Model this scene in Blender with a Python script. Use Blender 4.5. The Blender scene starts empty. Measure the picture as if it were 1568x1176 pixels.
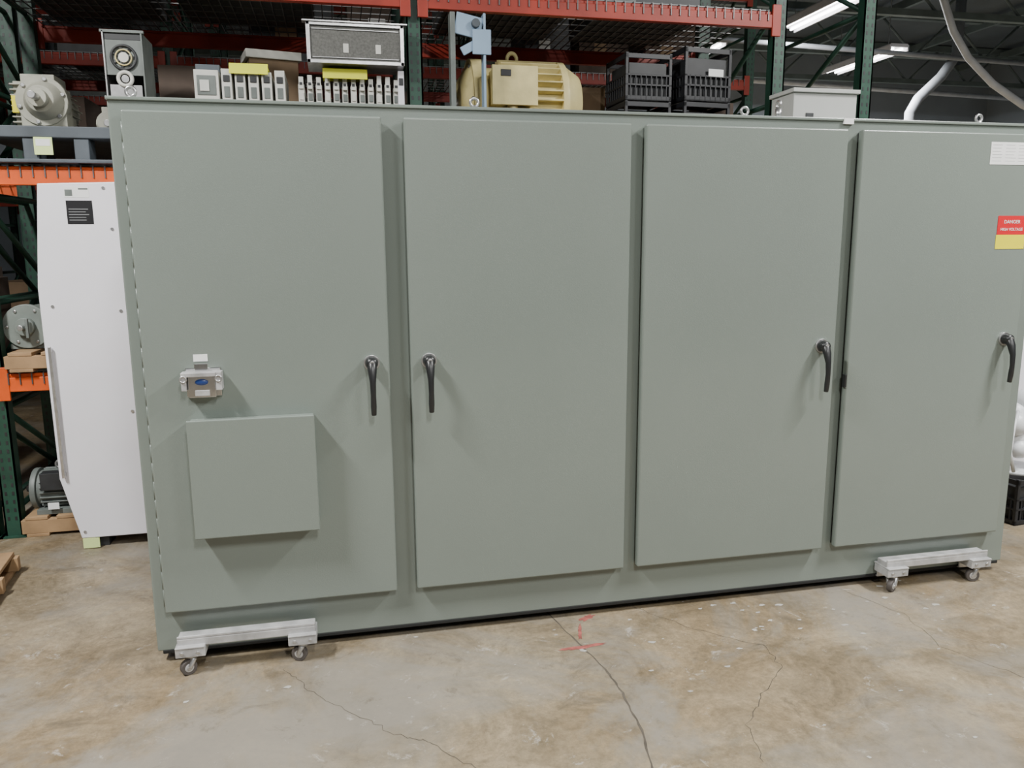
import bpy, bmesh, math, random
from mathutils import Vector, Matrix, Euler
random.seed(7)
FZ=-0.05
COL=bpy.context.scene.collection
# ------------------------------------------------------------------ materials
def mat(name,c,rough=.5,metal=0,var=.12,scale=6,bump=0,bscale=80,c2=None,spec=.5,emit=None,es=0):
    m=bpy.data.materials.new(name); m.use_nodes=True; nt=m.node_tree; N=nt.nodes; L=nt.links
    b=N['Principled BSDF']; b.inputs['Roughness'].default_value=rough; b.inputs['Metallic'].default_value=metal
    b.inputs['Specular IOR Level'].default_value=spec
    tc=N.new('ShaderNodeTexCoord'); no=N.new('ShaderNodeTexNoise'); no.inputs['Scale'].default_value=scale; no.inputs['Detail'].default_value=6
    L.new(tc.outputs['Object'],no.inputs['Vector'])
    r=N.new('ShaderNodeValToRGB'); r.color_ramp.elements[0].position=.3; r.color_ramp.elements[1].position=.7
    a=c2 if c2 else tuple(x*(1-var) for x in c); bb=tuple(min(1,x*(1+var)) for x in c) if not c2 else c
    r.color_ramp.elements[0].color=(*a,1); r.color_ramp.elements[1].color=(*bb,1)
    L.new(no.outputs['Fac'],r.inputs['Fac']); L.new(r.outputs['Color'],b.inputs['Base Color'])
    if bump:
        n2=N.new('ShaderNodeTexNoise'); n2.inputs['Scale'].default_value=bscale; n2.inputs['Detail'].default_value=3
        L.new(tc.outputs['Object'],n2.inputs['Vector']); bp=N.new('ShaderNodeBump'); bp.inputs['Strength'].default_value=bump; bp.inputs['Distance'].default_value=.003
        L.new(n2.outputs['Fac'],bp.inputs['Height']); L.new(bp.outputs['Normal'],b.inputs['Normal'])
    if emit:
        b.inputs['Emission Color'].default_value=(*emit,1); b.inputs['Emission Strength'].default_value=es
    return m
M={}
M['paint']=mat('grey_enamel',(.190,.222,.198),.27,0,.04,1.3,.12,260,spec=.6)
M['gasket']=mat('black_gasket',(.012,.013,.013),.7)
M['handle']=mat('black_handle',(.016,.017,.018),.35)
M['steel']=mat('zinc_steel',(.55,.55,.55),.32,.85,.15,30)
M['chrome']=mat('chrome',(.7,.7,.7),.18,1,.1,30)
M['alu']=mat('worn_aluminium',(.47,.47,.47),.5,.35,.28,14,.3,60)
M['rubber']=mat('grey_rubber',(.08,.07,.065),.6)
M['blue']=mat('blue_button',(.02,.05,.20),.3)
M['white']=mat('white_paint',(.82,.81,.86),.45,0,.03,3)
M['offw']=mat('offwhite_plastic',(.62,.62,.57),.5,0,.08,8)
M['boxg']=mat('light_grey_metal',(.42,.43,.41),.5,0,.06,4)
M['label']=mat('label_paper',(.82,.83,.82),.6,0,.03,20)
M['blacklab']=mat('black_label',(.015,.015,.017),.4)
M['red']=mat('sign_red',(.60,.012,.022),.4,0,.05)
M['yellow']=mat('sign_yellow',(.80,.72,.01),.45,0,.05)
M['note']=mat('yellow_green_note',(.74,.76,.04),.6,0,.05)
M['ytag']=mat('pale_green_tag',(.68,.82,.34),.6,0,.05)
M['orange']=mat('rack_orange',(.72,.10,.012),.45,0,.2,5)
M['orange2']=mat('rack_orange_dark',(.32,.028,.012),.5,0,.25,5)  # deeper, redder orange for upper beam levels and the rear racks
M['green']=mat('rack_green',(.018,.065,.042),.5,0,.25,8)
M['wire']=mat('wire_mesh',(.14,.14,.14),.45,.6)
M['cream']=mat('motor_cream',(.66,.57,.27),.5,0,.16,7,.3,60)
M['beige']=mat('motor_beige_grey',(.34,.34,.28),.5,0,.16,9,.3,70)
M['dgrey']=mat('motor_grey',(.14,.16,.15),.5,0,.2,9)
M['ggrey']=mat('motor_greengrey',(.19,.22,.20),.5,0,.15,9)
M['dark']=mat('dark_iron',(.025,.027,.029),.5,0,.3,9)
M['plastic']=mat('slate_plastic',(.075,.09,.105),.6,0,.2,6)
M['crate']=mat('black_crate_plastic',(.015,.016,.019),.45)
M['wood']=mat('pallet_wood',(.36,.23,.12),.75,0,.35,4,.4,30)
M['card']=mat('cardboard',(.24,.165,.10),.8,0,.2,5)
M['carddark']=mat('dark_cardboard',(.09,.065,.05),.8,0,.25,5)
M['sky']=mat('light_blue_metal',(.28,.40,.54),.4,0,.1,5)
M['meshg']=mat('grey_grille',(.13,.13,.12),.6,.3,.25,90)
M['pipe']=mat('white_pipe',(.55,.57,.60),.5)
M['duct']=mat('grey_duct',(.26,.28,.31),.5)
M['truss']=mat('truss_steel',(.16,.20,.20),.6,0,.2,3)
M['ceil']=mat('ceiling_deck',(.11,.13,.145),.8,0,.2,.8)
M['wall']=mat('painted_block',(.28,.32,.365),.8,0,.12,.7)
M['walld']=mat('dark_block',(.055,.055,.058),.85,0,.2,.7)
M['lamp']=mat('lamp_tube',(1,1,1),.5,emit=(1,.98,.94),es=14)
M['red_t']=mat('red_floor_paint',(.30,.085,.07),.8,0,.45,25)
M['crack']=mat('crack_dirt',(.085,.072,.056),.9,0,.3,20)
M['spill']=mat('white_plaster_spill',(.40,.385,.35),.9,0,.2,20)
M['text']=mat('white_print',(.85,.82,.8),.5)
M['dtext']=mat('grey_print',(.30,.31,.32),.5)
M['bag']=mat('white_poly_wrap',(.7,.72,.74),.35,0,.08,9,.6,20)

def floor_mat():
    m=bpy.data.materials.new('stained_concrete'); m.use_nodes=True; nt=m.node_tree; N=nt.nodes; L=nt.links
    b=N['Principled BSDF']; tc=N.new('ShaderNodeTexCoord')
    def noise(s,d,ro=.55,dist=0,off=(0,0,0)):
        mp=N.new('ShaderNodeMapping'); mp.inputs['Location'].default_value=off; L.new(tc.outputs['Object'],mp.inputs[0])
        n=N.new('ShaderNodeTexNoise'); n.inputs['Scale'].default_value=s; n.inputs['Detail'].default_value=d; n.inputs['Roughness'].default_value=ro; n.inputs['Distortion'].default_value=dist
        L.new(mp.outputs[0],n.inputs['Vector']); return n.outputs['Fac']
    def ramp(f,p0,p1,c0,c1):
        r=N.new('ShaderNodeValToRGB'); r.color_ramp.elements[0].position=p0; r.color_ramp.elements[1].position=p1
        r.color_ramp.elements[0].color=(*c0,1); r.color_ramp.elements[1].color=(*c1,1); L.new(f,r.inputs[0]); return r.outputs[0]
    def mix(f,a,bb,t='MIX'):
        x=N.new('ShaderNodeMix'); x.data_type='RGBA'; x.blend_type=t
        if isinstance(f,float): x.inputs[0].default_value=f
        else: L.new(f,x.inputs[0])
        for i,v in ((6,a),(7,bb)):
            if isinstance(v,tuple): x.inputs[i].default_value=(*v,1)
            else: L.new(v,x.inputs[i])
        return x.outputs[2]
    base=ramp(noise(.8,8,.6,.4),.36,.64,(.245,.182,.104),(.315,.264,.184))
    big=ramp(noise(2.8,8,.72,.9,(3,1,0)),.38,.62,(.60,.58,.54),(1.12,1.12,1.12))
    c=mix(1.0,base,big,'MULTIPLY')
    fine=ramp(noise(30,6,.8),.3,.7,(.66,.66,.65),(1.18,1.18,1.16)); c=mix(1.0,c,fine,'MULTIPLY')
    g=ramp(noise(1.0,7,.68,.5,(7,4,0)),.47,.60,(0,0,0),(.8,.8,.8)); c=mix(g,c,(.240,.222,.188))
    st=ramp(noise(4.5,8,.78,.8,(1,9,0)),.56,.68,(0,0,0),(.7,.7,.7)); c=mix(st,c,(.105,.084,.056))
    wh=ramp(noise(8,8,.78,.6,(5,5,2)),.60,.66,(0,0,0),(.5,.5,.5)); c=mix(wh,c,(.48,.46,.42))
    L.new(c,b.inputs['Base Color'])
    rr=ramp(noise(2,5,.6,0,(2,2,2)),.3,.7,(.46,.46,.46),(.72,.72,.72)); L.new(rr,b.inputs['Roughness'])
    bp=N.new('ShaderNodeBump'); bp.inputs['Strength'].default_value=.25; bp.inputs['Distance'].default_value=.004; L.new(noise(45,5),bp.inputs['Height']); L.new(bp.outputs[0],b.inputs['Normal'])
    return m
M['floor']=floor_mat()

# ------------------------------------------------------------------ builder
class B:
    def __init__(s,name,parent=None,bevel=.003,seg=2,smooth=False):
        s.name=name; s.bm=bmesh.new(); s.mats=[]; s.parent=parent; s.bev=bevel; s.seg=seg; s.T=Matrix.Identity(4); s.sm=smooth
    def mi(s,k):
        if k not in s.mats: s.mats.append(k)
        return s.mats.index(k)
    def _fin(s,vs,k,smooth=False,R=None,ctr=None):
        i=s.mi(k); fs=set(f for v in vs for f in v.link_faces)
        for f in fs: f.material_index=i
        if smooth:
            for f in fs:
                if len(f.verts)==4: f.smooth=True
        if R is not None:
            bmesh.ops.rotate(s.bm,verts=list(vs),cent=ctr,matrix=R)
        bmesh.ops.transform(s.bm,matrix=s.T,verts=list(vs))
    def box(s,a,b,k,rot=None):
        a=Vector(a); b=Vector(b); c=(a+b)/2; d=b-a
        r=bmesh.ops.create_cube(s.bm,size=1,matrix=Matrix.Translation(c)@Matrix.Diagonal((abs(d.x),abs(d.y),abs(d.z),1)))
        s._fin(r['verts'],k,False,Euler(rot).to_matrix() if rot else None,c); return s
    def cyl(s,p,q,r,k,r2=None,n=24):
        p=Vector(p); q=Vector(q); d=q-p
        Q=d.to_track_quat('Z','Y').to_matrix().to_4x4()
        x=bmesh.ops.create_cone(s.bm,cap_ends=True,segments=n,radius1=r,radius2=r if r2 is None else r2,depth=d.length,matrix=Matrix.Translation((p+q)/2)@Q)
        s._fin(x['verts'],k,True); return s
    def sph(s,c,r,k,sc=(1,1,1)):
        x=bmesh.ops.create_uvsphere(s.bm,u_segments=24,v_segments=14,radius=r,matrix=Matrix.Translation(c)@Matrix.Diagonal((*sc,1)))
        i=s.mi(k)
        for f in set(f for v in x['verts'] for f in v.link_faces): f.material_index=i; f.smooth=True
        bmesh.ops.transform(s.bm,matrix=s.T,verts=x['verts']); return s
    def torus(s,c,R,r,k,axis='Y',n=24,m=10):
        i=s.mi(k); g=[]
        for a in range(n):
            t=2*math.pi*a/n; ring=[]
            for b in range(m):
                p=2*math.pi*b/m; rr=R+r*math.cos(p); x,y,z=rr*math.cos(t),rr*math.sin(t),r*math.sin(p)
                v={'Z':(x,y,z),'Y':(x,z,y),'X':(z,x,y)}[axis]
                ring.append(s.bm.verts.new(s.T@(Vector(c)+Vector(v))))
            g.append(ring)
        for a in range(n):
            for b in range(m):
                f=s.bm.faces.new((g[a][b],g[(a+1)%n][b],g[(a+1)%n][(b+1)%m],g[a][(b+1)%m])); f.material_index=i; f.smooth=True
        return s
    def tube(s,pts,rs,k,n=14):
        pts=[Vector(p) for p in pts]; rs=rs if isinstance(rs,(list,tuple)) else [rs]*len(pts); i=s.mi(k); rings=[]
        for j,p in enumerate(pts):
            t=(pts[min(j+1,len(pts)-1)]-pts[max(j-1,0)]).normalized()
            up=Vector((0,1,0)) if abs(t.y)<.9 else Vector((1,0,0)); u=t.cross(up).normalized(); w=t.cross(u).normalized()
            rings.append([s.bm.verts.new(s.T@(p+(u*math.cos(2*math.pi*a/n)+w*math.sin(2*math.pi*a/n))*rs[j])) for a in range(n)])
        for j in range(len(rings)-1):
            for a in range(n):
                f=s.bm.faces.new((rings[j][a],rings[j][(a+1)%n],rings[j+1][(a+1)%n],rings[j+1][a])); f.material_index=i; f.smooth=True
        for r in (rings[0],rings[-1]):
            f=s.bm.faces.new(r); f.material_index=i
        return s
    def prism(s,poly,y0,y1,k):
        i=s.mi(k); A=[s.bm.verts.new(s.T@Vector((x,y0,z))) for x,z in poly]; C=[s.bm.verts.new(s.T@Vector((x,y1,z))) for x,z in poly]
        n=len(poly); fs=[s.bm.faces.new(A),s.bm.faces.new(C[::-1])]
        for j in range(n): fs.append(s.bm.faces.new((A[j],C[j],C[(j+1)%n],A[(j+1)%n])))
        for f in fs: f.material_index=i
        return s
    def done(s):
        bmesh.ops.recalc_face_normals(s.bm,faces=s.bm.faces[:])
        if s.sm:
            for f in s.bm.faces: f.smooth=True
        lo=Vector([min(v.co[i] for v in s.bm.verts) for i in range(3)]); hi=Vector([max(v.co[i] for v in s.bm.verts) for i in range(3)])
        c=(lo+hi)/2; c.z=lo.z
        bmesh.ops.translate(s.bm,verts=s.bm.verts[:],vec=-c)
        me=bpy.data.meshes.new(s.name); s.bm.to_mesh(me); s.bm.free()
        for k in s.mats: me.materials.append(M[k])
        o=bpy.data.objects.new(s.name,me); COL.objects.link(o); o.location=c
        if s.bev:
            b=o.modifiers.new('Bevel','BEVEL'); b.width=s.bev; b.segments=s.seg; b.limit_method='ANGLE'; b.angle_limit=math.radians(40); b.harden_normals=s.sm
        if s.parent:
            o.parent=s.parent; o.location=c-s.parent.location
        return o
def empty(name,loc):
    e=bpy.data.objects.new(name,None); COL.objects.link(e); e.location=loc; e.empty_display_size=.2; return e
def text(name,body,loc,size,k,parent,align='CENTER',sx=1):
    c=bpy.data.curves.new(name,'FONT'); c.body=body; c.size=size; c.align_x=align; c.align_y='CENTER'; c.extrude=.0003; c.materials.append(M[k])
    o=bpy.data.objects.new(name,c); COL.objects.link(o); o.rotation_euler=(math.pi/2,0,0); o.scale=(sx,1,1)
    o.location=Vector(loc)-(parent.location if parent else Vector()); o.parent=parent; return o

# ------------------------------------------------------------------ room shell
def slab(name,a,b,k):
    x=B(name,bevel=0); x.box(a,b,k); return x.done()
slab('floor',(-8,-7,FZ-.1),(17,14.5,FZ),'floor')
slab('wall_back',(-8,14.5,FZ),(17,14.7,6.2),'wall')
slab('wall_left',(-8.2,-7,FZ),(-8,14.7,6.2),'walld')
slab('wall_right',(17,-7,FZ),(17.2,14.7,6.2),'wall')
slab('ceiling',(-8.2,-7,6.0),(17.2,14.7,6.2),'ceil')

tr=B('roof_trusses',bevel=0)
for y in (1.0,3.5,6.0,8.5,11.0,13.2):
    tr.box((-8,y-.06,5.85),(17,y+.06,5.98),'truss'); tr.box((-8,y-.05,5.15),(17,y+.05,5.25),'truss')
    x=-8
    i=0
    while x<16.2:
        z0,z1=(5.2,5.9) if i%2 else (5.9,5.2)
        tr.cyl((x,y,z0),(x+.8,y,z1),.025,'truss',n=6); x+=.8; i+=1
for x in (6,8.5,11,13.5,16):
    tr.box((x-.04,0,5.98-.22),(x+.04,14.5,5.9),'truss')
tr.done()

cr=B('ceiling_conduit_pipe',bevel=0)
cr.tube([(7.7,5.85,5.99),(8.05,5.85,5.2),(8.25,5.85,4.6),(8.45,5.85,4.2),(8.7,5.85,3.9),(9.1,5.85,3.6),(9.6,5.85,3.35),(10.4,5.85,3.1),(11.2,5.85,3.02),(12,5.85,3.0)],.045,'pipe'); cr.done()
dd=B('wall_duct_pipe',bevel=0)
dd.tube([(11.2,10,FZ),(11.2,10,3.2),(11.2,10,3.95),(11.35,10,4.2),(11.8,10,4.6),(12.1,10,5.0),(12.1,10,5.99)],.09,'duct'); dd.done()
dd=B('sprinkler_pipe',bevel=0); dd.cyl((4.5,9,4.85),(16.9,9,4.55),.04,'duct'); dd.cyl((4.5,12.5,5.05),(16.9,12.5,4.75),.05,'pipe'); dd.done()

def fixture(x,y0,y1,z,power,along='Y'):
    e=empty('fluorescent_ceiling_light',Vector((x,(y0+y1)/2,z)))
    b=B('housing',e,bevel=.004); b.box((x-.17,y0,z+.05),(x+.17,y1,z+.11),'white')
    b.box((x-.19,y0,z-.01),(x-.165,y1,z+.09),'white'); b.box((x+.165,y0,z-.01),(x+.19,y1,z+.09),'white')
    b.cyl((x,y0+.3,z+.1),(x,y0+.3,6.0),.008,'steel'); b.cyl((x,y1-.3,z+.1),(x,y1-.3,6.0),.008,'steel'); b.done()
    t=B('tubes',e,bevel=0)
    for dx in (-.09,.09): t.cyl((x+dx,y0+.04,z+.025),(x+dx,y1-.04,z+.025),.018,'lamp',n=12)
    t.done()
    l=bpy.data.lights.new('lamp_glow','AREA'); l.shape='RECTANGLE'; l.size=.34; l.size_y=(y1-y0); l.energy=power; l.color=(1,.99,.965)
    o=bpy.data.objects.new('lamp_glow',l); COL.objects.link(o); o.parent=e; o.location=(0,0,-.03)
fixture(-2.0,-2.2,-1.0,4.9,480); fixture(5.4,-2.4,-1.1,4.9,450)
fixture(1.6,-6.2,-4.4,4.9,300); fixture(5.6,-6.2,-4.4,4.9,230)
fixture(7.85,7.0,8.8,4.9,330); fixture(10.5,9.5,11.5,4.9,520); fixture(7.2,9.8,11.0,4.9,200)
w=bpy.data.worlds.new('warehouse_ambient'); bpy.context.scene.world=w; w.use_nodes=True
w.node_tree.nodes['Background'].inputs[0].default_value=(.84,.90,.96,1); w.node_tree.nodes['Background'].inputs[1].default_value=.13

# ------------------------------------------------------------------ cabinet
W,H,DP=4.0123,2.13,.52
cab=empty('electrical_enclosure_cabinet',Vector((W/2,DP/2,0)))
b=B('body',cab,bevel=.007,seg=4,smooth=True)
b.box((0,0,0),(W,DP,H),'paint'); b.done()
b=B('body_trim',cab,bevel=.003)
b.box((-.003,-.008,H-.010),(W+.003,.02,H+.003),'paint')
b.box((.02,-.002,-.012),(W-.02,.4,.004),'gasket')
b.done()
xe=[(.0516,.9600),(1.0444,1.9610),(2.0240,2.9485),(3.0165,3.924)]
zb,zt=.1788,2.0822
DF=-.046
for i,(x0,x1) in enumerate(xe):
    g=B(f'gasket_{i+1}',cab,bevel=0); g.box((x0+.008,-.014,zb+.008),(x1-.008,.001,zt-.008),'gasket'); g.done()
    d=B(f'door_panel_{i+1}',cab,bevel=.008,seg=4,smooth=True); d.box((x0,DF,zb),(x1,-.011,zt),'paint'); d.done()
    if i==0:
        h=B(f'hinge_{i+1}',cab,bevel=0); hx=x0-.003; z=zb+.02
        while z<zt-.06:
            h.cyl((hx,-.018,z),(hx,-.018,z+.070),.0048,'paint',n=10); z+=.074
        h.done()
    lx=[.8899,1.1165,2.8765,3.845][i]; zh=1.1485
    q=B(f'lever_handle_{i+1}',cab,bevel=.001)
    q.cyl((lx,DF,zh),(lx,DF-.010,zh),.031,'steel'); q.cyl((lx,DF-.010,zh),(lx,DF-.034,zh),.026,'handle',.022); q.sph((lx,DF-.036,zh),.023,'handle',(1,.6,1))
    q.cyl((lx,DF-.048,zh+.004),(lx,DF-.051,zh+.004),.009,'steel')
    P=[(lx,-.078,zh),(lx,-.096,zh-.03),(lx,-.108,zh-.07),(lx,-.111,zh-.12),(lx,-.108,zh-.165),(lx,-.104,zh-.20)]
    q.tube(P,[.020,.017,.012,.0105,.0115,.010],'handle')
    q.done()
b=B('strike_latch',cab,bevel=.002); b.box((3.006,-.050,.950),(3.016,-.030,1.01),'handle'); b.done()
b=B('folding_shelf',cab,bevel=.005,seg=3,smooth=True)
b.box((.203,-.115,.506),(.659,DF,.958),'paint'); b.box((.199,-.124,.502),(.663,-.113,.966),'paint'); b.done()
b=B('lockable_switch',cab,bevel=.003)
D2=DF
b.box((.200,D2-.010,1.045),(.325,D2,1.155),'chrome'); b.box((.213,D2-.048,1.048),(.310,D2-.010,1.128),'chrome')
b.box((.207,D2-.064,1.128),(.314,D2-.006,1.144),'alu'); b.box((.235,D2-.026,1.144),(.283,D2-.014,1.172),'chrome')
b.box((.190,D2-.058,1.075),(.208,D2-.010,1.144),'alu'); b.box((.312,D2-.058,1.075),(.334,D2-.010,1.144),'alu')
b.torus((.199,D2-.061,1.120),.011,.003,'steel'); b.torus((.323,D2-.061,1.120),.011,.003,'steel')
b.sph((.261,D2-.049,1.106),.024,'blue',(1,.3,.5)); b.box((.236,D2-.052,1.054),(.288,D2-.047,1.076),'alu'); b.done()
b=B('switch_label',cab,bevel=0); b.box((.230,DF-.0014,1.178),(.281,DF-.0002,1.205),'label'); b.done()
LX=-.010
b=B('white_info_label',cab,bevel=0); b.box((3.683+LX,DF-.0016,1.945),(3.905+LX,DF-.0002,2.043),'label')
for r in range(6):
    for cc in range(3): b.box((3.692+LX+cc*.07,DF-.002,2.030-r*.014),(3.692+LX+cc*.07+.045+random.random()*.015,DF-.0016,2.0313-r*.014),'dtext')
b.done()
b=B('danger_sign',cab,bevel=0); b.box((3.758+LX,DF-.0016,1.632),(3.912+LX,DF-.0002,1.718),'red'); b.box((3.755+LX,DF-.0016,1.568),(3.912+LX,DF-.0002,1.632),'yellow'); b.done()
text('danger_text','DANGER',(3.835+LX,DF-.0022,1.690),.022,'text',cab); text('high_voltage_text','HIGH VOLTAGE',(3.835+LX,DF-.0022,1.656),.019,'text',cab,sx=.90)
b=B('top_tag',cab,bevel=0); b.box((2.945,-.0115,2.108),(2.992,-.0005,2.132),'label'); b.done()
for i,(x,y,hh) in enumerate([(.07,.06,0),(1.335,.06,0),(2.51,.06,0),(2.67,.06,.03),(3.69,.06,0),(.07,.46,0),(3.9,.46,0)]):
    e=B(f'lifting_eyebolt_{i+1}',cab,bevel=0); e.cyl((x,y,H),(x,y,H+.015+hh),.014,'steel'); e.torus((x,y,H+.030+hh),.016,.006,'steel','Y' if i!=3 else 'X'); e.done()

# ------------------------------------------------------------------ dollies
def dolly(x0,x1,yo):
    b=B('caster_dolly',bevel=.003)
    for side in (0,1):
        Y=lambda y:(yo+y) if side==0 else (DP-(yo+y))
        def bx(xa,ya,za,xb,yb,zb_,k): b.box((xa,min(Y(ya),Y(yb)),za),(xb,max(Y(ya),Y(yb)),zb_),k)
        bx(x0,-.115,.066,x1,-.045,.098,'alu'); bx(x0,-.115,.098,x1,-.108,.110,'alu')
        for k,(xa,xb) in enumerate(((x0-.006,x0+.105),(x1-.105,x1+.006))):
            bx(xa,-.135,.030,xb,-.035,.066,'alu'); bx(xa,-.138,.066,xb,-.030,.074,'alu')
            bx(xa+.02,-.03,-.008,xb-.02,.10,-.001,'steel'); bx(xa+.02,-.035,-.008,xb-.02,-.028,.05,'steel')
            cx=xa+.055; cy_=Y(-.095)
            for ox in (-.03,.03): b.cyl((cx+ox,Y(-.136),.05),(cx+ox,Y(-.142),.05),.007,'steel',n=10)
            b.cyl((cx,cy_,.030),(cx,cy_,.018),.026,'steel'); b.cyl((cx,cy_,.018),(cx,cy_,.012),.022,'steel')
            ang=[.5,-.3,1.0,.2][(k+2*side)%4]; dx,dy=math.cos(ang),math.sin(ang); off=-.016
            wc=Vector((cx+off*dx,cy_-abs(off)*dy-.01,FZ+.031)); ax=Vector((-dy,dx,0))
            for sg in (-1,1):
                p=wc+ax*.017*sg; b.cyl((p.x,p.y,p.z),(cx+ax.x*.017*sg,cy_+ax.y*.017*sg,.016),.008,'steel',.013,n=10)
            b.cyl(wc-ax*.012,wc+ax*.012,.031,'rubber'); b.cyl(wc-ax*.020,wc+ax*.020,.009,'steel'); b.cyl(wc-ax*.013,wc+ax*.013,.018,'alu')
    return b.done()
dolly(.10,.622,0); dolly(3.27,3.835,0.02)

# ------------------------------------------------------------------ floor marks
def ribbon(name,pts,wd,k,z=.0008,jit=.01,sub=8):
    b=B(name,bevel=0); i=b.mi(k); P=[]
    for a,c in zip(pts[:-1],pts[1:]):
        for t in range(sub): P.append((a[0]+(c[0]-a[0])*t/sub+random.uniform(-jit,jit),a[1]+(c[1]-a[1])*t/sub+random.uniform(-jit,jit)))
    P.append(pts[-1]); prev=None
    for j,p in enumerate(P):
        q=P[min(j+1,len(P)-1)]; r=P[max(j-1,0)]; d=Vector((q[0]-r[0],q[1]-r[1])).normalized(); n=Vector((-d.y,d.x))*wd*random.uniform(.5,1.3)
        cur=(b.bm.verts.new((p[0]+n.x,p[1]+n.y,FZ+z)),b.bm.verts.new((p[0]-n.x,p[1]-n.y,FZ+z)))
        if prev: b.bm.faces.new((prev[0],cur[0],cur[1],prev[1])).material_index=i
        prev=cur
    return b.done()
ribbon('floor_joint_crack',[(1.60,1.2),(1.60,.3),(1.66,-.05),(1.70,-.26),(1.74,-.45),(1.745,-.62),(1.73,-.85),(1.69,-1.05),(1.66,-1.6),(1.7,-2.4)],.0038,'crack',jit=.003)
ribbon('floor_crack',[(.50,-.16),(.58,-.30),(.66,-.42),(.80,-.58),(.93,-.71),(1.02,-.76),(1.15,-.95),(1.2,-1.3)],.0012,'crack')
ribbon('floor_crack',[(2.05,.02),(2.2,-.2),(2.44,-.42),(2.42,-.60),(2.25,-.75),(2.1,-.9),(2.05,-1.1)],.0012,'crack')
ribbon('floor_crack',[(3.05,.05),(3.2,-.3),(3.15,-.6),(3.3,-.9),(3.25,-1.4)],.0009,'crack')
def patch(name,cx,cy,rx,ry,k,rot=0,n=26,z=.0011):
    b=B(name,bevel=0); i=b.mi(k); vs=[]
    for a in range(n):
        t=2*math.pi*a/n; r=random.uniform(.55,1.1); x,y=rx*r*math.cos(t),ry*r*math.sin(t)
        vs.append(b.bm.verts.new((cx+x*math.cos(rot)-y*math.sin(rot),cy+x*math.sin(rot)+y*math.cos(rot),FZ+z)))
    b.bm.faces.new(vs).material_index=i; return b.done()
patch('red_paint_mark',1.70,-.265,.11,.016,'red_t',.05); patch('red_paint_mark',1.80,-.02,.05,.022,'red_t',.5); patch('red_paint_mark',1.73,-.14,.010,.08,'red_t',-.3)
# specks of white plaster scattered along the front of the cabinet (one object)
b=B('plaster_specks',bevel=0); ii=b.mi('spill')
for _ in range(70):
    cx_=random.choice([random.gauss(2.5,.5),random.uniform(-.4,4.2)]); cy_=-.12+random.gauss(0,.16) if random.random()<.6 else random.uniform(-1.4,0)
    rr=random.uniform(.003,.013); vs=[]
    for a in range(9):
        t=2*math.pi*a/9; r=rr*random.uniform(.5,1.2); vs.append(b.bm.verts.new((cx_+1.6*r*math.cos(t),cy_+r*math.sin(t),FZ+.0013)))
    b.bm.faces.new(vs).material_index=ii
b.done()

# ------------------------------------------------------------------ pallet racks
def rack(name,xs,yf,yb,levels,top,oranges=None):
    oranges=oranges or ['orange2']*len(levels)
    e=empty(name,Vector(((xs[0]+xs[-1])/2,(yf+yb)/2,FZ)))
    for x in xs:
        u=B('upright',e,bevel=0)
        for y in (yf,yb):
            u.box((x-.045,y,FZ),(x-.035,y+.07,top),'green'); u.box((x+.035,y,FZ),(x+.045,y+.07,top),'green'); u.box((x-.045,y,FZ),(x+.045,y+.006,top),'green')
            z=FZ+.1
            while z<top:
                for dx in (-.019,.019): u.box((x+dx-.006,y-.0015,z),(x+dx+.006,y+.001,z+.022),'dark')
                z+=.05
            u.box((x-.07,y-.03,FZ),(x+.07,y+.1,FZ+.008),'green')
        z=.1; i=0
        while z<top-.7:
            u.cyl((x,yf+.05,z if i%2 else z+.6),(x,yb+.03,z+.6 if i%2 else z),.017,'green',n=8); u.cyl((x,yf+.05,z),(x,yb+.03,z),.017,'green',n=8); z+=.6; i+=1
        u.done()
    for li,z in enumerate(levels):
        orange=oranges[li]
        for bi,(xa,xb) in enumerate(zip(xs[:-1],xs[1:])):
            be=B('beam',e,bevel=.003)
            for y in (yf-.035,yb+.06):
                be.box((xa+.047,y,z-.10),(xb-.047,y+.045,z-.02),orange); be.box((xa+.047,y+.012,z-.02),(xb-.047,y+.045,z),orange)
                for x in (xa+.05,xb-.05): be.box((x-.03,y-.006,z-.15),(x+.03,y+.01,z+.04),orange)
            be.done()
            wd=B('wire_deck',e,bevel=0)
            x=xa+.08
            while x<xb-.08:
                wd.box((x-.003,yf-.03,z+.002),(x+.003,yb+.09,z+.008),'wire'); wd.box((x-.003,yf-.042,z-.06),(x+.003,yf-.036,z+.006),'wire'); x+=.06
            for k in range(9):
                y=yf+k*(yb-yf)/8; wd.box((xa+.06,y-.003,z+.008),(xb-.06,y+.003,z+.014),'wire')
            wd.done()
    return e
YF,YB=1.7,2.8
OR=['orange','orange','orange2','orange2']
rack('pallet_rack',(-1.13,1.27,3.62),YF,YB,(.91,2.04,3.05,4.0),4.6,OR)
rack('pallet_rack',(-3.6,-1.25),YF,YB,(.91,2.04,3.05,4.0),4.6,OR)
rack('pallet_rack',(4.27,),YF,YB,(),4.6)
rack('pallet_rack',(-3.4,-.6,2.2,5.0),4.6,5.7,(.9,2.2,3.25,4.1),4.7)
rack('pallet_rack',(-3.4,-.6,2.2),7.6,8.6,(.9,2.2,3.4,4.4),4.9)

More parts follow.
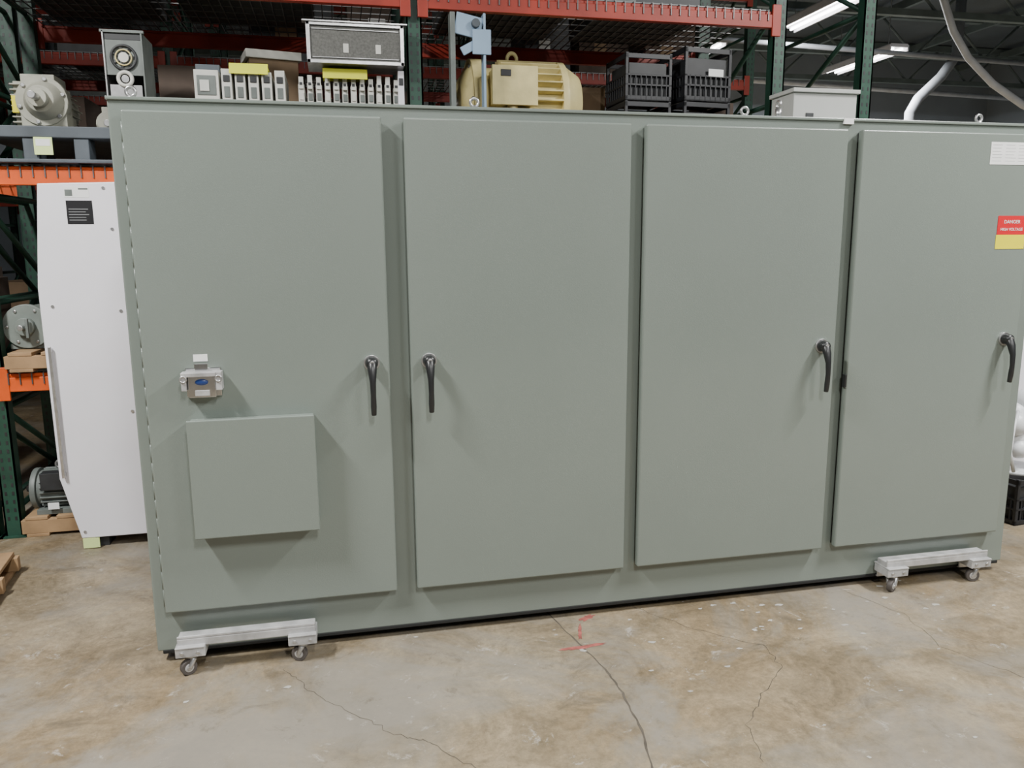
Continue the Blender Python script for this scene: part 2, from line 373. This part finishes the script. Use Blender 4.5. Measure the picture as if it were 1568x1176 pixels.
# ------------------------------------------------------------------ objects
def pallet(name,x,y,z,w,d,k='wood',rot=0,h=.12):
    b=B(name,bevel=.003); b.T=Matrix.Translation((x,y,z))@Matrix.Rotation(rot,4,'Z')
    n=6; bw=w/n*.72
    for i in range(n):
        xx=-w/2+(i+.5)*w/n; b.box((xx-bw/2,-d/2,h-.02),(xx+bw/2,d/2,h),k)
    for i in (0,2.5,5):
        xx=-w/2+(i+.5)*w/n; b.box((xx-bw/2,-d/2,0),(xx+bw/2,d/2,.018),k)
    for yy in (-d/2+.025,0,d/2-.025): b.box((-w/2,yy-.022,.018),(w/2,yy+.022,h-.02),k)
    return b.done()
S2=2.04+.014; S1=.91+.014
pl=B('plastic_pallet',bevel=.005)
pl.box((-1.06,1.62,S2+.13),(.02,2.7,S2+.19),'plastic')
for x in (-1.03,-.80,-.55,-.30,-.09): pl.box((x-.035,1.63,S2),(x+.04,1.75,S2+.13),'plastic'); pl.box((x-.035,2.5,S2),(x+.04,2.65,S2+.13),'plastic')
pl.box((-1.06,1.62,S2),(.02,1.76,S2+.02),'plastic'); pl.done()
b=B('price_tag',bevel=0); b.box((-.775,1.613,2.095),(-.685,1.619,2.185),'ytag'); b.box((-.765,1.6115,2.14),(-.695,1.613,2.175),'label'); b.done()
z0=S2+.19
b=B('gear_motor',bevel=.003); c=(-.73,0,z0+.135)
b.T=Matrix.Translation((-.77,1.85,z0))@Matrix.Diagonal((1.15,1.15,1.15,1))@Matrix.Translation((.73,-1.85,-z0))
b.cyl((c[0],1.80,c[2]),(c[0],1.86,c[2]),.115,'beige'); b.box((c[0]-.10,1.81,z0),(c[0]+.10,1.90,c[2]+.06),'beige'); b.cyl((c[0]+.01,1.80,c[2]),(c[0]+.01,1.74,c[2]),.09,'beige',.06); b.cyl((c[0]+.01,1.74,c[2]),(c[0]+.01,1.70,c[2]),.042,'beige'); b.cyl((c[0]+.01,1.70,c[2]),(c[0]+.01,1.63,c[2]),.017,'steel')
for i in range(6):
    t=i*math.pi/3+.3; b.cyl((c[0]+.100*math.cos(t),1.80,c[2]+.100*math.sin(t)),(c[0]+.100*math.cos(t),1.79,c[2]+.100*math.sin(t)),.010,'steel',n=8)
b.cyl((c[0]-.02,1.86,c[2]),(c[0]-.05,2.20,c[2]),.10,'beige')
for i in range(20):
    t=i*2*math.pi/20; b.box((c[0]-.035-.003+.105*math.cos(t),1.88,c[2]-.003+.105*math.sin(t)),(c[0]-.035+.003+.105*math.cos(t),2.17,c[2]+.003+.105*math.sin(t)),'beige')
for i in range(8): b.box((c[0]-.155,1.86,z0+.04+i*.025),(c[0]-.09,2.10,z0+.047+i*.025),'beige')
b.box((c[0]-.145,1.88,z0+.02),(c[0]-.09,2.08,z0+.235),'beige')
b.box((c[0]-.15,1.80,z0),(c[0]+.16,2.0,z0+.018),'beige'); b.box((c[0]+.06,1.84,z0+.015),(c[0]+.09,1.99,z0+.08),'beige')
b.box((c[0]-.11,1.88,c[2]+.08),(c[0]+.04,2.05,c[2]+.135),'beige'); b.box((c[0]-.150,1.855,c[2]-.05),(c[0]-.120,1.86,c[2]+.03),'yellow')
b.done()
b=B('small_grey_motor',bevel=.003); b.cyl((-.50,2.05,z0+.075),(-.50,2.3,z0+.075),.075,'beige'); b.box((-.58,2.08,z0),(-.42,2.25,z0+.02),'beige'); b.cyl((-.50,2.0,z0+.075),(-.50,2.05,z0+.075),.02,'steel'); b.box((-.55,2.1,z0+.14),(-.45,2.2,z0+.18),'beige'); b.done()
b=B('fan_module',bevel=.002)
x0,x1,ya,yb_=-.40,-.20,1.64,1.9
b.box((x0,ya,z0),(x0+.008,yb_,2.745),'steel'); b.box((x1-.008,ya,z0),(x1,yb_,2.74),'dgrey'); b.box((x0,yb_-.01,z0),(x1,yb_,2.74),'dark'); b.box((x0,ya+.01,2.52),(x1,ya+.018,2.70),'dgrey')
b.box((x0,ya,z0),(x1,yb_,z0+.01),'steel'); b.box((x0-.01,ya,2.735),(x1+.01,ya+.02,2.75),'dgrey'); b.box((x0,ya+.01,2.70),(x1,ya+.03,2.735),'dark')
b.torus((-.30,ya+.004,2.61),.062,.007,'dark'); b.cyl((-.30,ya+.008,2.61),(-.30,ya-.002,2.61),.026,'offw'); b.torus((-.30,ya+.002,2.61),.04,.004,'cream')
for i in range(7):
    t=i*2*math.pi/7; b.box((-.30+.042*math.cos(t)-.014,ya+.003,2.61+.042*math.sin(t)-.008),(-.30+.042*math.cos(t)+.014,ya+.006,2.61+.042*math.sin(t)+.008),'dark',rot=(.4,-t,0))
b.torus((-.30,ya,2.50),.035,.010,'offw'); b.cyl((-.30,ya+.02,2.50),(-.30,ya,2.50),.02,'steel'); b.box((-.38,ya+.005,2.40),(-.22,ya+.02,2.47),'steel'); b.done()
pallet('wooden_pallet',.68,2.15,S2,1.10,1.0)
pallet('wooden_pallet',1.90,2.27,S2,1.1,1.0)
pallet('wooden_pallet',3.02,2.2,S2,1.08,1.0)
zp=S2+.12
b=B('drive_module_group',bevel=.003)
b.box((.14,1.80,zp),(.56,2.15,2.40),'offw')
b.box((.04,1.70,zp),(.17,2.1,2.575),'offw'); b.box((.055,1.695,2.44),(.155,1.70,2.545),'dgrey'); b.box((.07,1.690,2.46),(.12,1.695,2.52),'offw')
b.box((.04,1.78,2.575),(.17,2.1,2.62),'plastic')
for i in range(5):
    x=.185+i*.072; b.box((x,1.70,2.38),(x+.055,2.1,2.585-.012*(i%2)),'offw'); b.box((x+.012,1.696,2.43),(x+.043,1.70,2.49),'dgrey'); b.box((x+.010,1.694,2.515),(x+.045,1.70,2.55),'dark')
b.box((.23,1.715,2.585),(.44,1.95,2.60),'note'); b.box((.23,1.690,2.555),(.44,1.694,2.618),'note',rot=(-.3,0,0)); b.done()
b=B('folded_cardboard_box',bevel=.004); b.box((.26,2.25,zp),(.56,2.55,2.80),'card',rot=(0,0,.2)); b.box((.24,2.23,2.77),(.58,2.57,2.82),'offw',rot=(.05,0,.2)); b.done()
b=B('circuit_module_group',bevel=.002)
b.box((.60,1.78,zp),(1.18,2.2,2.42),'offw')
for i in range(12):
    x=.60+i*.049; h=2.575+[0,.01,.0,.02,.015,.0][i%6]
    b.box((x,1.70+.015*(i%2),2.38),(x+.034,2.1,h-.06),'offw'); b.box((x+.006,1.695+.015*(i%2),2.43),(x+.03,1.72,2.47),'dgrey' if i%3 else 'offw'); b.box((x+.004,1.69,2.49),(x+.03,1.73,h-.02),'offw'); b.box((x+.008,1.687,2.51),(x+.024,1.69,2.525),'dark')
b.box((1.165,1.66,2.30),(1.20,1.9,2.60),'white'); b.box((1.17,1.656,2.52),(1.195,1.66,2.56),'dark'); b.box((.74,1.66,2.575),(.99,1.9,2.60),'note'); b.box((.74,1.655,2.545),(.99,1.662,2.60),'note'); b.done()
b=B('filter_grille_frame',bevel=.002)
zl,zh2=2.615,2.835; yy=1.60
b.box((.66,yy,zl),(1.20,yy+.25,zl+.02),'steel'); b.box((.66,yy,zh2-.02),(1.20,yy+.25,zh2),'steel'); b.box((.66,yy,zl),(.68,yy+.25,zh2),'steel'); b.box((1.18,yy,zl),(1.20,yy+.25,zh2),'steel')
b.box((.68,yy+.012,zl+.02),(1.18,yy+.02,zh2-.02),'meshg'); b.box((.64,yy-.01,zh2-.004),(1.22,yy+.04,zh2+.006),'steel')
b.box((.69,yy+.006,zl+.03),(1.17,yy+.012,zl+.036),'steel'); b.box((.69,yy+.006,zh2-.04),(1.17,yy+.012,zh2-.034),'steel')
for x in (.86,1.04): b.box((x,yy+.008,zl+.06),(x+.03,yy+.013,zl+.11),'offw')
b.done()
b=B('large_electric_motor',bevel=.004)
cz_=zp+.255; R=.20; y_=1.98
b.T=Matrix.Translation((1.965,2.12,zp))@Matrix.Diagonal((1.06,1.28,1.28,1))@Matrix.Translation((-1.90,-y_,-zp))
b.cyl((1.62,y_,cz_),(2.16,y_,cz_),R-.02,'cream',n=40)
for i in range(30):
    t=i*2*math.pi/30; p=Vector((0,math.cos(t),math.sin(t)))
    b.box((1.78,y_+p.y*(R+.0)-.020,cz_+p.z*(R+.0)-.004),(2.14,y_+p.y*(R+.0)+.020,cz_+p.z*(R+.0)+.004),'cream',rot=(t,0,0))
b.cyl((1.60,y_,cz_),(1.68,y_,cz_),R+.02,'cream',n=40); b.cyl((1.54,y_,cz_),(1.60,y_,cz_),.12,'cream',R,n=40); b.cyl((1.50,y_,cz_),(1.54,y_,cz_),.03,'steel')
b.cyl((2.14,y_,cz_),(2.18,y_,cz_),R+.02,'cream',n=40); b.cyl((2.18,y_,cz_),(2.28,y_,cz_),R+.01,'cream',.16,n=40)
b.box((1.64,y_-.25,zp),(1.80,y_+.25,zp+.05),'cream'); b.box((2.04,y_-.25,zp),(2.20,y_+.25,zp+.05),'cream')
b.box((1.70,y_-.27,cz_-.03),(1.95,y_-.15,cz_+.13),'cream'); b.box((1.69,y_-.285,cz_-.04),(1.96,y_-.265,cz_+.14),'cream'); b.cyl((1.82,y_-.24,cz_-.10),(1.82,y_-.24,cz_-.03),.03,'cream')
b.box((1.74,y_-.288,cz_+.09),(1.80,y_-.285,cz_+.12),'dark')
b.torus((1.88,y_,cz_+R+.028),.03,.011,'cream','Y'); b.box((1.85,y_-.03,cz_+R-.02),(1.91,y_+.03,cz_+R+.012),'cream')
for i in range(6):
    t=i*math.pi/3; b.cyl((1.59,y_+.19*math.cos(t),cz_+.19*math.sin(t)),(1.605,y_+.19*math.cos(t),cz_+.19*math.sin(t)),.012,'steel',n=8)
b.done()
b=B('blue_steel_bracket',bevel=.004)
b.box((1.46,1.60,S2+.001),(1.72,1.74,S2+.03),'sky'); b.box((1.47,1.62,S2),(1.50,1.70,2.93),'dgrey'); b.box((1.665,1.62,S2),(1.68,1.70,2.93),'sky')
b.box((1.50,1.63,2.80),(1.66,1.645,2.92),'sky',rot=(0,.2,0)); b.box((1.53,1.625,2.72),(1.66,1.635,2.77),'sky',rot=(0,-.5,0)); b.box((1.60,1.615,2.70),(1.71,1.625,2.84),'sky'); b.cyl((1.62,1.60,2.87),(1.62,1.63,2.87),.025,'plastic'); b.done()
def crate(x,y,z,w,d,h,rot=0,tag=False,name='milk_crate'):
    b=B(name,bevel=.002); b.T=Matrix.Translation((x,y,z))@Matrix.Rotation(rot,4,'Z'); k='crate'; t=.012
    b.box((-w/2,-d/2,0),(w/2,d/2,.01),k)
    for sx in (-1,1):
        for sy in (-1,1): b.box((sx*w/2-.02*(sx>0)-0,sy*d/2-.02*(sy>0),0),(sx*w/2+.02*(sx<0),sy*d/2+.02*(sy<0),h),k)
    for zz in (0,.09,.15,h-.035):
        hh=.03 if zz in (0,h-.035) else .012
        b.box((-w/2,-d/2,zz),(w/2,-d/2+t,zz+hh),k); b.box((-w/2,d/2-t,zz),(w/2,d/2,zz+hh),k); b.box((-w/2,-d/2,zz),(-w/2+t,d/2,zz+hh),k); b.box((w/2-t,-d/2,zz),(w/2,d/2,zz+hh),k)
    for i in range(1,9):
        xx=-w/2+i*w/9
        for s in (-1,1): b.box((xx-.004,s*(d/2-t/2)-t/2,0),(xx+.004,s*(d/2-t/2)+t/2,.16),k)
        yy=-d/2+i*d/9
        for s in (-1,1): b.box((s*(w/2-t/2)-t/2,yy-.004,0),(s*(w/2-t/2)+t/2,yy+.004,.16),k)
    b.box((-w/2+.03,-d/2+.02,.02),(w/2-.03,d/2-.03,h*.8),'dark')
    if tag: b.box((.0,-d/2-.002,.155),(.11,-d/2,.20),'label')
    return b.done()
crate(3.14,1.92,zp,.34,.34,.33,.10); crate(3.14,1.92,zp+.332,.34,.34,.33,.10,True); crate(2.76,1.96,zp,.32,.34,.33,.04); crate(2.76,1.96,zp+.332,.32,.34,.29,.04)
for i,(x,y,w_,h_,k) in enumerate([(1.30,2.40,.10,.42,'carddark'),(3.45,2.3,.2,.40,'carddark'),(-.12,2.35,.24,.45,'carddark'),(2.56,2.45,.18,.50,'card')]):
    b=B('cardboard_box',bevel=.004); zz=(zp if x>.1 else S2+.19); b.box((x-w_/2,y-.15,zz),(x+w_/2,y+.15,zz+h_),k); b.box((x-w_/2-.003,y-.02,zz+h_-.001),(x+w_/2+.003,y+.02,zz+h_+.002),'card'); b.box((x-w_/2+.03,y-.153,zz+.1),(x-w_/2+.1,y-.15,zz+.17),'label'); b.done()
b=B('grey_junction_box',bevel=.006); b.box((2.875,.28,H+.001),(3.205,.47,2.290),'boxg'); b.box((2.865,.268,2.290),(3.215,.482,2.308),'boxg'); b.box((2.94,.276,2.17),(2.98,.28,2.20),'dark'); b.done()

for r,(ys,zs) in enumerate([(5.1,(.914,2.214,3.264)),(8.1,(.914,2.214,3.414))]):
    for z in zs:
        x=-3.1
        while x<(4.6 if r==0 else 2.0):
            w_=random.uniform(.35,.8); h_=random.uniform(.3,.75)
            if x+w_<5 and not any(abs(x+w_/2-u)<w_/2+.1 for u in (-.6,2.2)):
                b=B('stock_box',bevel=.004); k=random.choice(['carddark','plastic','dark','carddark','dgrey','card'])
                b.box((x,ys-.35,z),(x+w_,ys+.3,z+h_),k); b.box((x+w_*.3,ys-.353,z+h_*.4),(x+w_*.55,ys-.35,z+h_*.6),random.choice(['label','card','dgrey'])); b.box((x+.01,ys-.05,z+h_),(x+w_-.01,ys+.01,z+h_+.003),'card'); b.done()
            x+=w_+random.uniform(.05,.3)
for (x,z,w_,h_) in [(-.95,3.064,.7,.4),(-.1,3.064,.8,.5),(1.5,3.064,.8,.5),(2.5,3.064,.7,.4)]:
    b=B('stock_box',bevel=.004); b.box((x,2.0,z),(x+w_,2.7,z+h_),'dark'); b.box((x+.1,1.997,z+.05),(x+.25,2.0,z+.15),'dgrey'); b.box((x,2.3,z+h_),(x+w_,2.35,z+h_+.003),'card'); b.done()

# ---- left side: white panel cabinet
wp=empty('white_panel_cabinet',Vector((-.4,1.45,FZ)))
b=B('shell',wp,bevel=.005); b.prism([(-.68,.012),(-.76,.36),(-.762,1.40),(-.712,1.93),(-.02,1.95),(-.02,.012)],1.40,1.58,'white'); b.done()
b=B('skid_feet',wp,bevel=.002); b.box((-.62,1.43,FZ),(-.55,1.56,.012),'dark'); b.box((-.14,1.43,FZ),(-.07,1.56,.012),'dark'); b.done()
b=B('edge_handle',wp,bevel=.002); b.box((-.738,1.372,.37),(-.722,1.384,1.09),'steel'); b.box((-.738,1.384,.38),(-.722,1.40,.40),'steel'); b.box((-.738,1.384,1.06),(-.722,1.40,1.08),'steel'); b.done()
b=B('rating_label',wp,bevel=0); b.box((-.585,1.3985,1.725),(-.46,1.40,1.845),'blacklab'); b.box((-.59,1.3985,1.86),(-.47,1.40,1.915),'label')
for i in range(5): b.box((-.575,1.3978,1.80-i*.014),(-.575+.05+random.random()*.05,1.3985,1.803-i*.014),'dtext')
b.box((-.585,1.3978,1.868),(-.55,1.3985,1.90),'dgrey'); b.box((-.52,1.3978,1.90),(-.475,1.3985,1.908),'dgrey'); b.done()
b=B('screws',wp,bevel=0)
for x,z in ((-.375,1.70),(-.37,1.27),(-.36,.72),(-.70,1.30),(-.40,1.93-.02),(-.66,.05)): b.cyl((x,1.40,z),(x,1.395,z),.008,'steel',n=12)
b.done()
b=B('hanging_tag',wp,bevel=0); b.box((-.675,1.395,-.045),(-.59,1.398,.012),'ytag'); b.done()

pallet('wooden_pallet',-.55,2.1,S1,1.0,.95,h=.11)
zm=S1+.111
b=B('flange_motor',bevel=.003); c=(-.97,zm+.13)
b.cyl((c[0],1.78,c[1]),(c[0],1.82,c[1]),.125,'ggrey',n=32); b.cyl((c[0],1.82,c[1]),(c[0],2.1,c[1]),.11,'ggrey',n=32); b.cyl((c[0],1.74,c[1]),(c[0],1.78,c[1]),.05,'ggrey'); b.cyl((c[0],1.68,c[1]),(c[0],1.74,c[1]),.015,'steel'); b.box((c[0]-.1,1.80,zm),(c[0]+.1,2.05,zm+.03),'ggrey')
b.box((c[0]+.02,1.70,c[1]-.06),(c[0]+.035,1.72,c[1]+.05),'dgrey')
for i in range(6):
    t=i*math.pi/3; b.cyl((c[0]+.1*math.cos(t),1.78,c[1]+.1*math.sin(t)),(c[0]+.1*math.cos(t),1.772,c[1]+.1*math.sin(t)),.009,'steel',n=8)
b.done()
for i in range(5):
    b=B('pump_housing',bevel=.003); x=-.72+i*.14; z=zm
    b.cyl((x,2.35,z),(x,2.35,z+.25+.05*(i%2)),.06,'dark'); b.cyl((x,2.35,z+.25+.05*(i%2)),(x,2.35,z+.34),.03,'dgrey'); b.torus((x,2.35,z+.12),.062,.01,'dgrey','Z'); b.done()
for x in (-2.2,-1.7): 
    b=B('stock_box',bevel=.004); b.box((x,1.8,S1),(x+.4,2.5,S1+.5),'carddark'); b.box((x+.1,1.797,S1+.2),(x+.2,1.8,S1+.3),'label'); b.box((x,2.1,S1+.5),(x+.4,2.15,S1+.503),'card'); b.done()
pallet('wooden_pallet',-.58,2.12,FZ,1.0,.9)
zl=FZ+.12
b=B('dark_electric_motor',bevel=.003); c=(1.75,zl+.13)
b.cyl((-1.00,1.82,c[1]),(-.74,1.82,c[1]),.105,'dgrey',n=32)
for i in range(24):
    t=i*2*math.pi/24; b.box((-.98,1.82+.112*math.cos(t)-.003,c[1]+.112*math.sin(t)-.009),(-.76,1.82+.112*math.cos(t)+.003,c[1]+.112*math.sin(t)+.009),'dgrey',rot=(t-math.pi/2,0,0))
b.cyl((-1.03,1.82,c[1]),(-1.00,1.82,c[1]),.122,'dgrey',n=32); b.cyl((-1.08,1.82,c[1]),(-1.03,1.82,c[1]),.018,'steel'); b.box((-1.0,1.70,zl),(-.76,1.94,zl+.03),'dgrey'); b.box((-.96,1.68,c[1]+.02),(-.84,1.75,c[1]+.12),'dark'); b.box((-.93,1.676,zl+.035),(-.87,1.68,zl+.075),'label'); b.torus((-.89,1.82,c[1]+.14),.022,.007,'steel'); b.done()
b=B('iron_gearbox',bevel=.006); b.box((-.62,1.75,zl+.001),(-.34,2.05,zl+.25),'dark'); b.cyl((-.48,1.70,zl+.13),(-.48,1.75,zl+.13),.09,'dgrey'); b.cyl((-.48,1.68,zl+.13),(-.48,1.70,zl+.13),.02,'steel'); b.done()
pallet('wooden_pallet',-1.36,.78,FZ,1.0,.62,rot=.12,h=.11)

# ---- right side
crate(4.76,.70,FZ,.36,.36,.28,.1)
b=B('poly_wrapped_bundle',bevel=0)
b.cyl((4.76,.70,FZ+.281),(4.76,.70,FZ+.30),.15,'bag')
for i in range(14):
    x=4.66+random.uniform(-.02,.20); y=.62+random.uniform(0,.14); z=FZ+.40+random.uniform(0,.35)
    b.sph((x,y,z),random.uniform(.06,.09),'bag',(1,1,random.uniform(.8,1.3)))
b.tube([(4.60,.55,.27),(4.54,.53,.40),(4.56,.54,.55),(4.64,.60,.62)],.010,'bag')
b.done()
b=B('white_panel_board',bevel=.004); b.box((4.56,1.02,FZ),(5.2,1.06,1.12),'white'); b.box((4.60,1.015,.9),(4.64,1.02,.94),'steel'); b.box((4.58,.96,FZ),(4.66,1.12,FZ+.03),'white'); b.box((5.08,.96,FZ),(5.16,1.12,FZ+.03),'white'); b.done()

# ------------------------------------------------------------------ camera
f,cx,cy,cz,ya,pi_,ro=[1221.9509, 0.7785, -3.1501, 1.6022, -0.2152, -0.176, -0.0072]
a=math.pi/2+pi_
R=Matrix.Rotation(ya,3,'Z')@Matrix.Rotation(a,3,'X')@Matrix.Rotation(ro,3,'Z')
cam=bpy.data.cameras.new('camera'); cam.sensor_width=36; cam.lens=f/1600*36; cam.clip_start=.05
co=bpy.data.objects.new('camera',cam); COL.objects.link(co); co.matrix_world=Matrix.Translation((cx,cy,cz))@R.to_4x4(); bpy.context.scene.camera=co
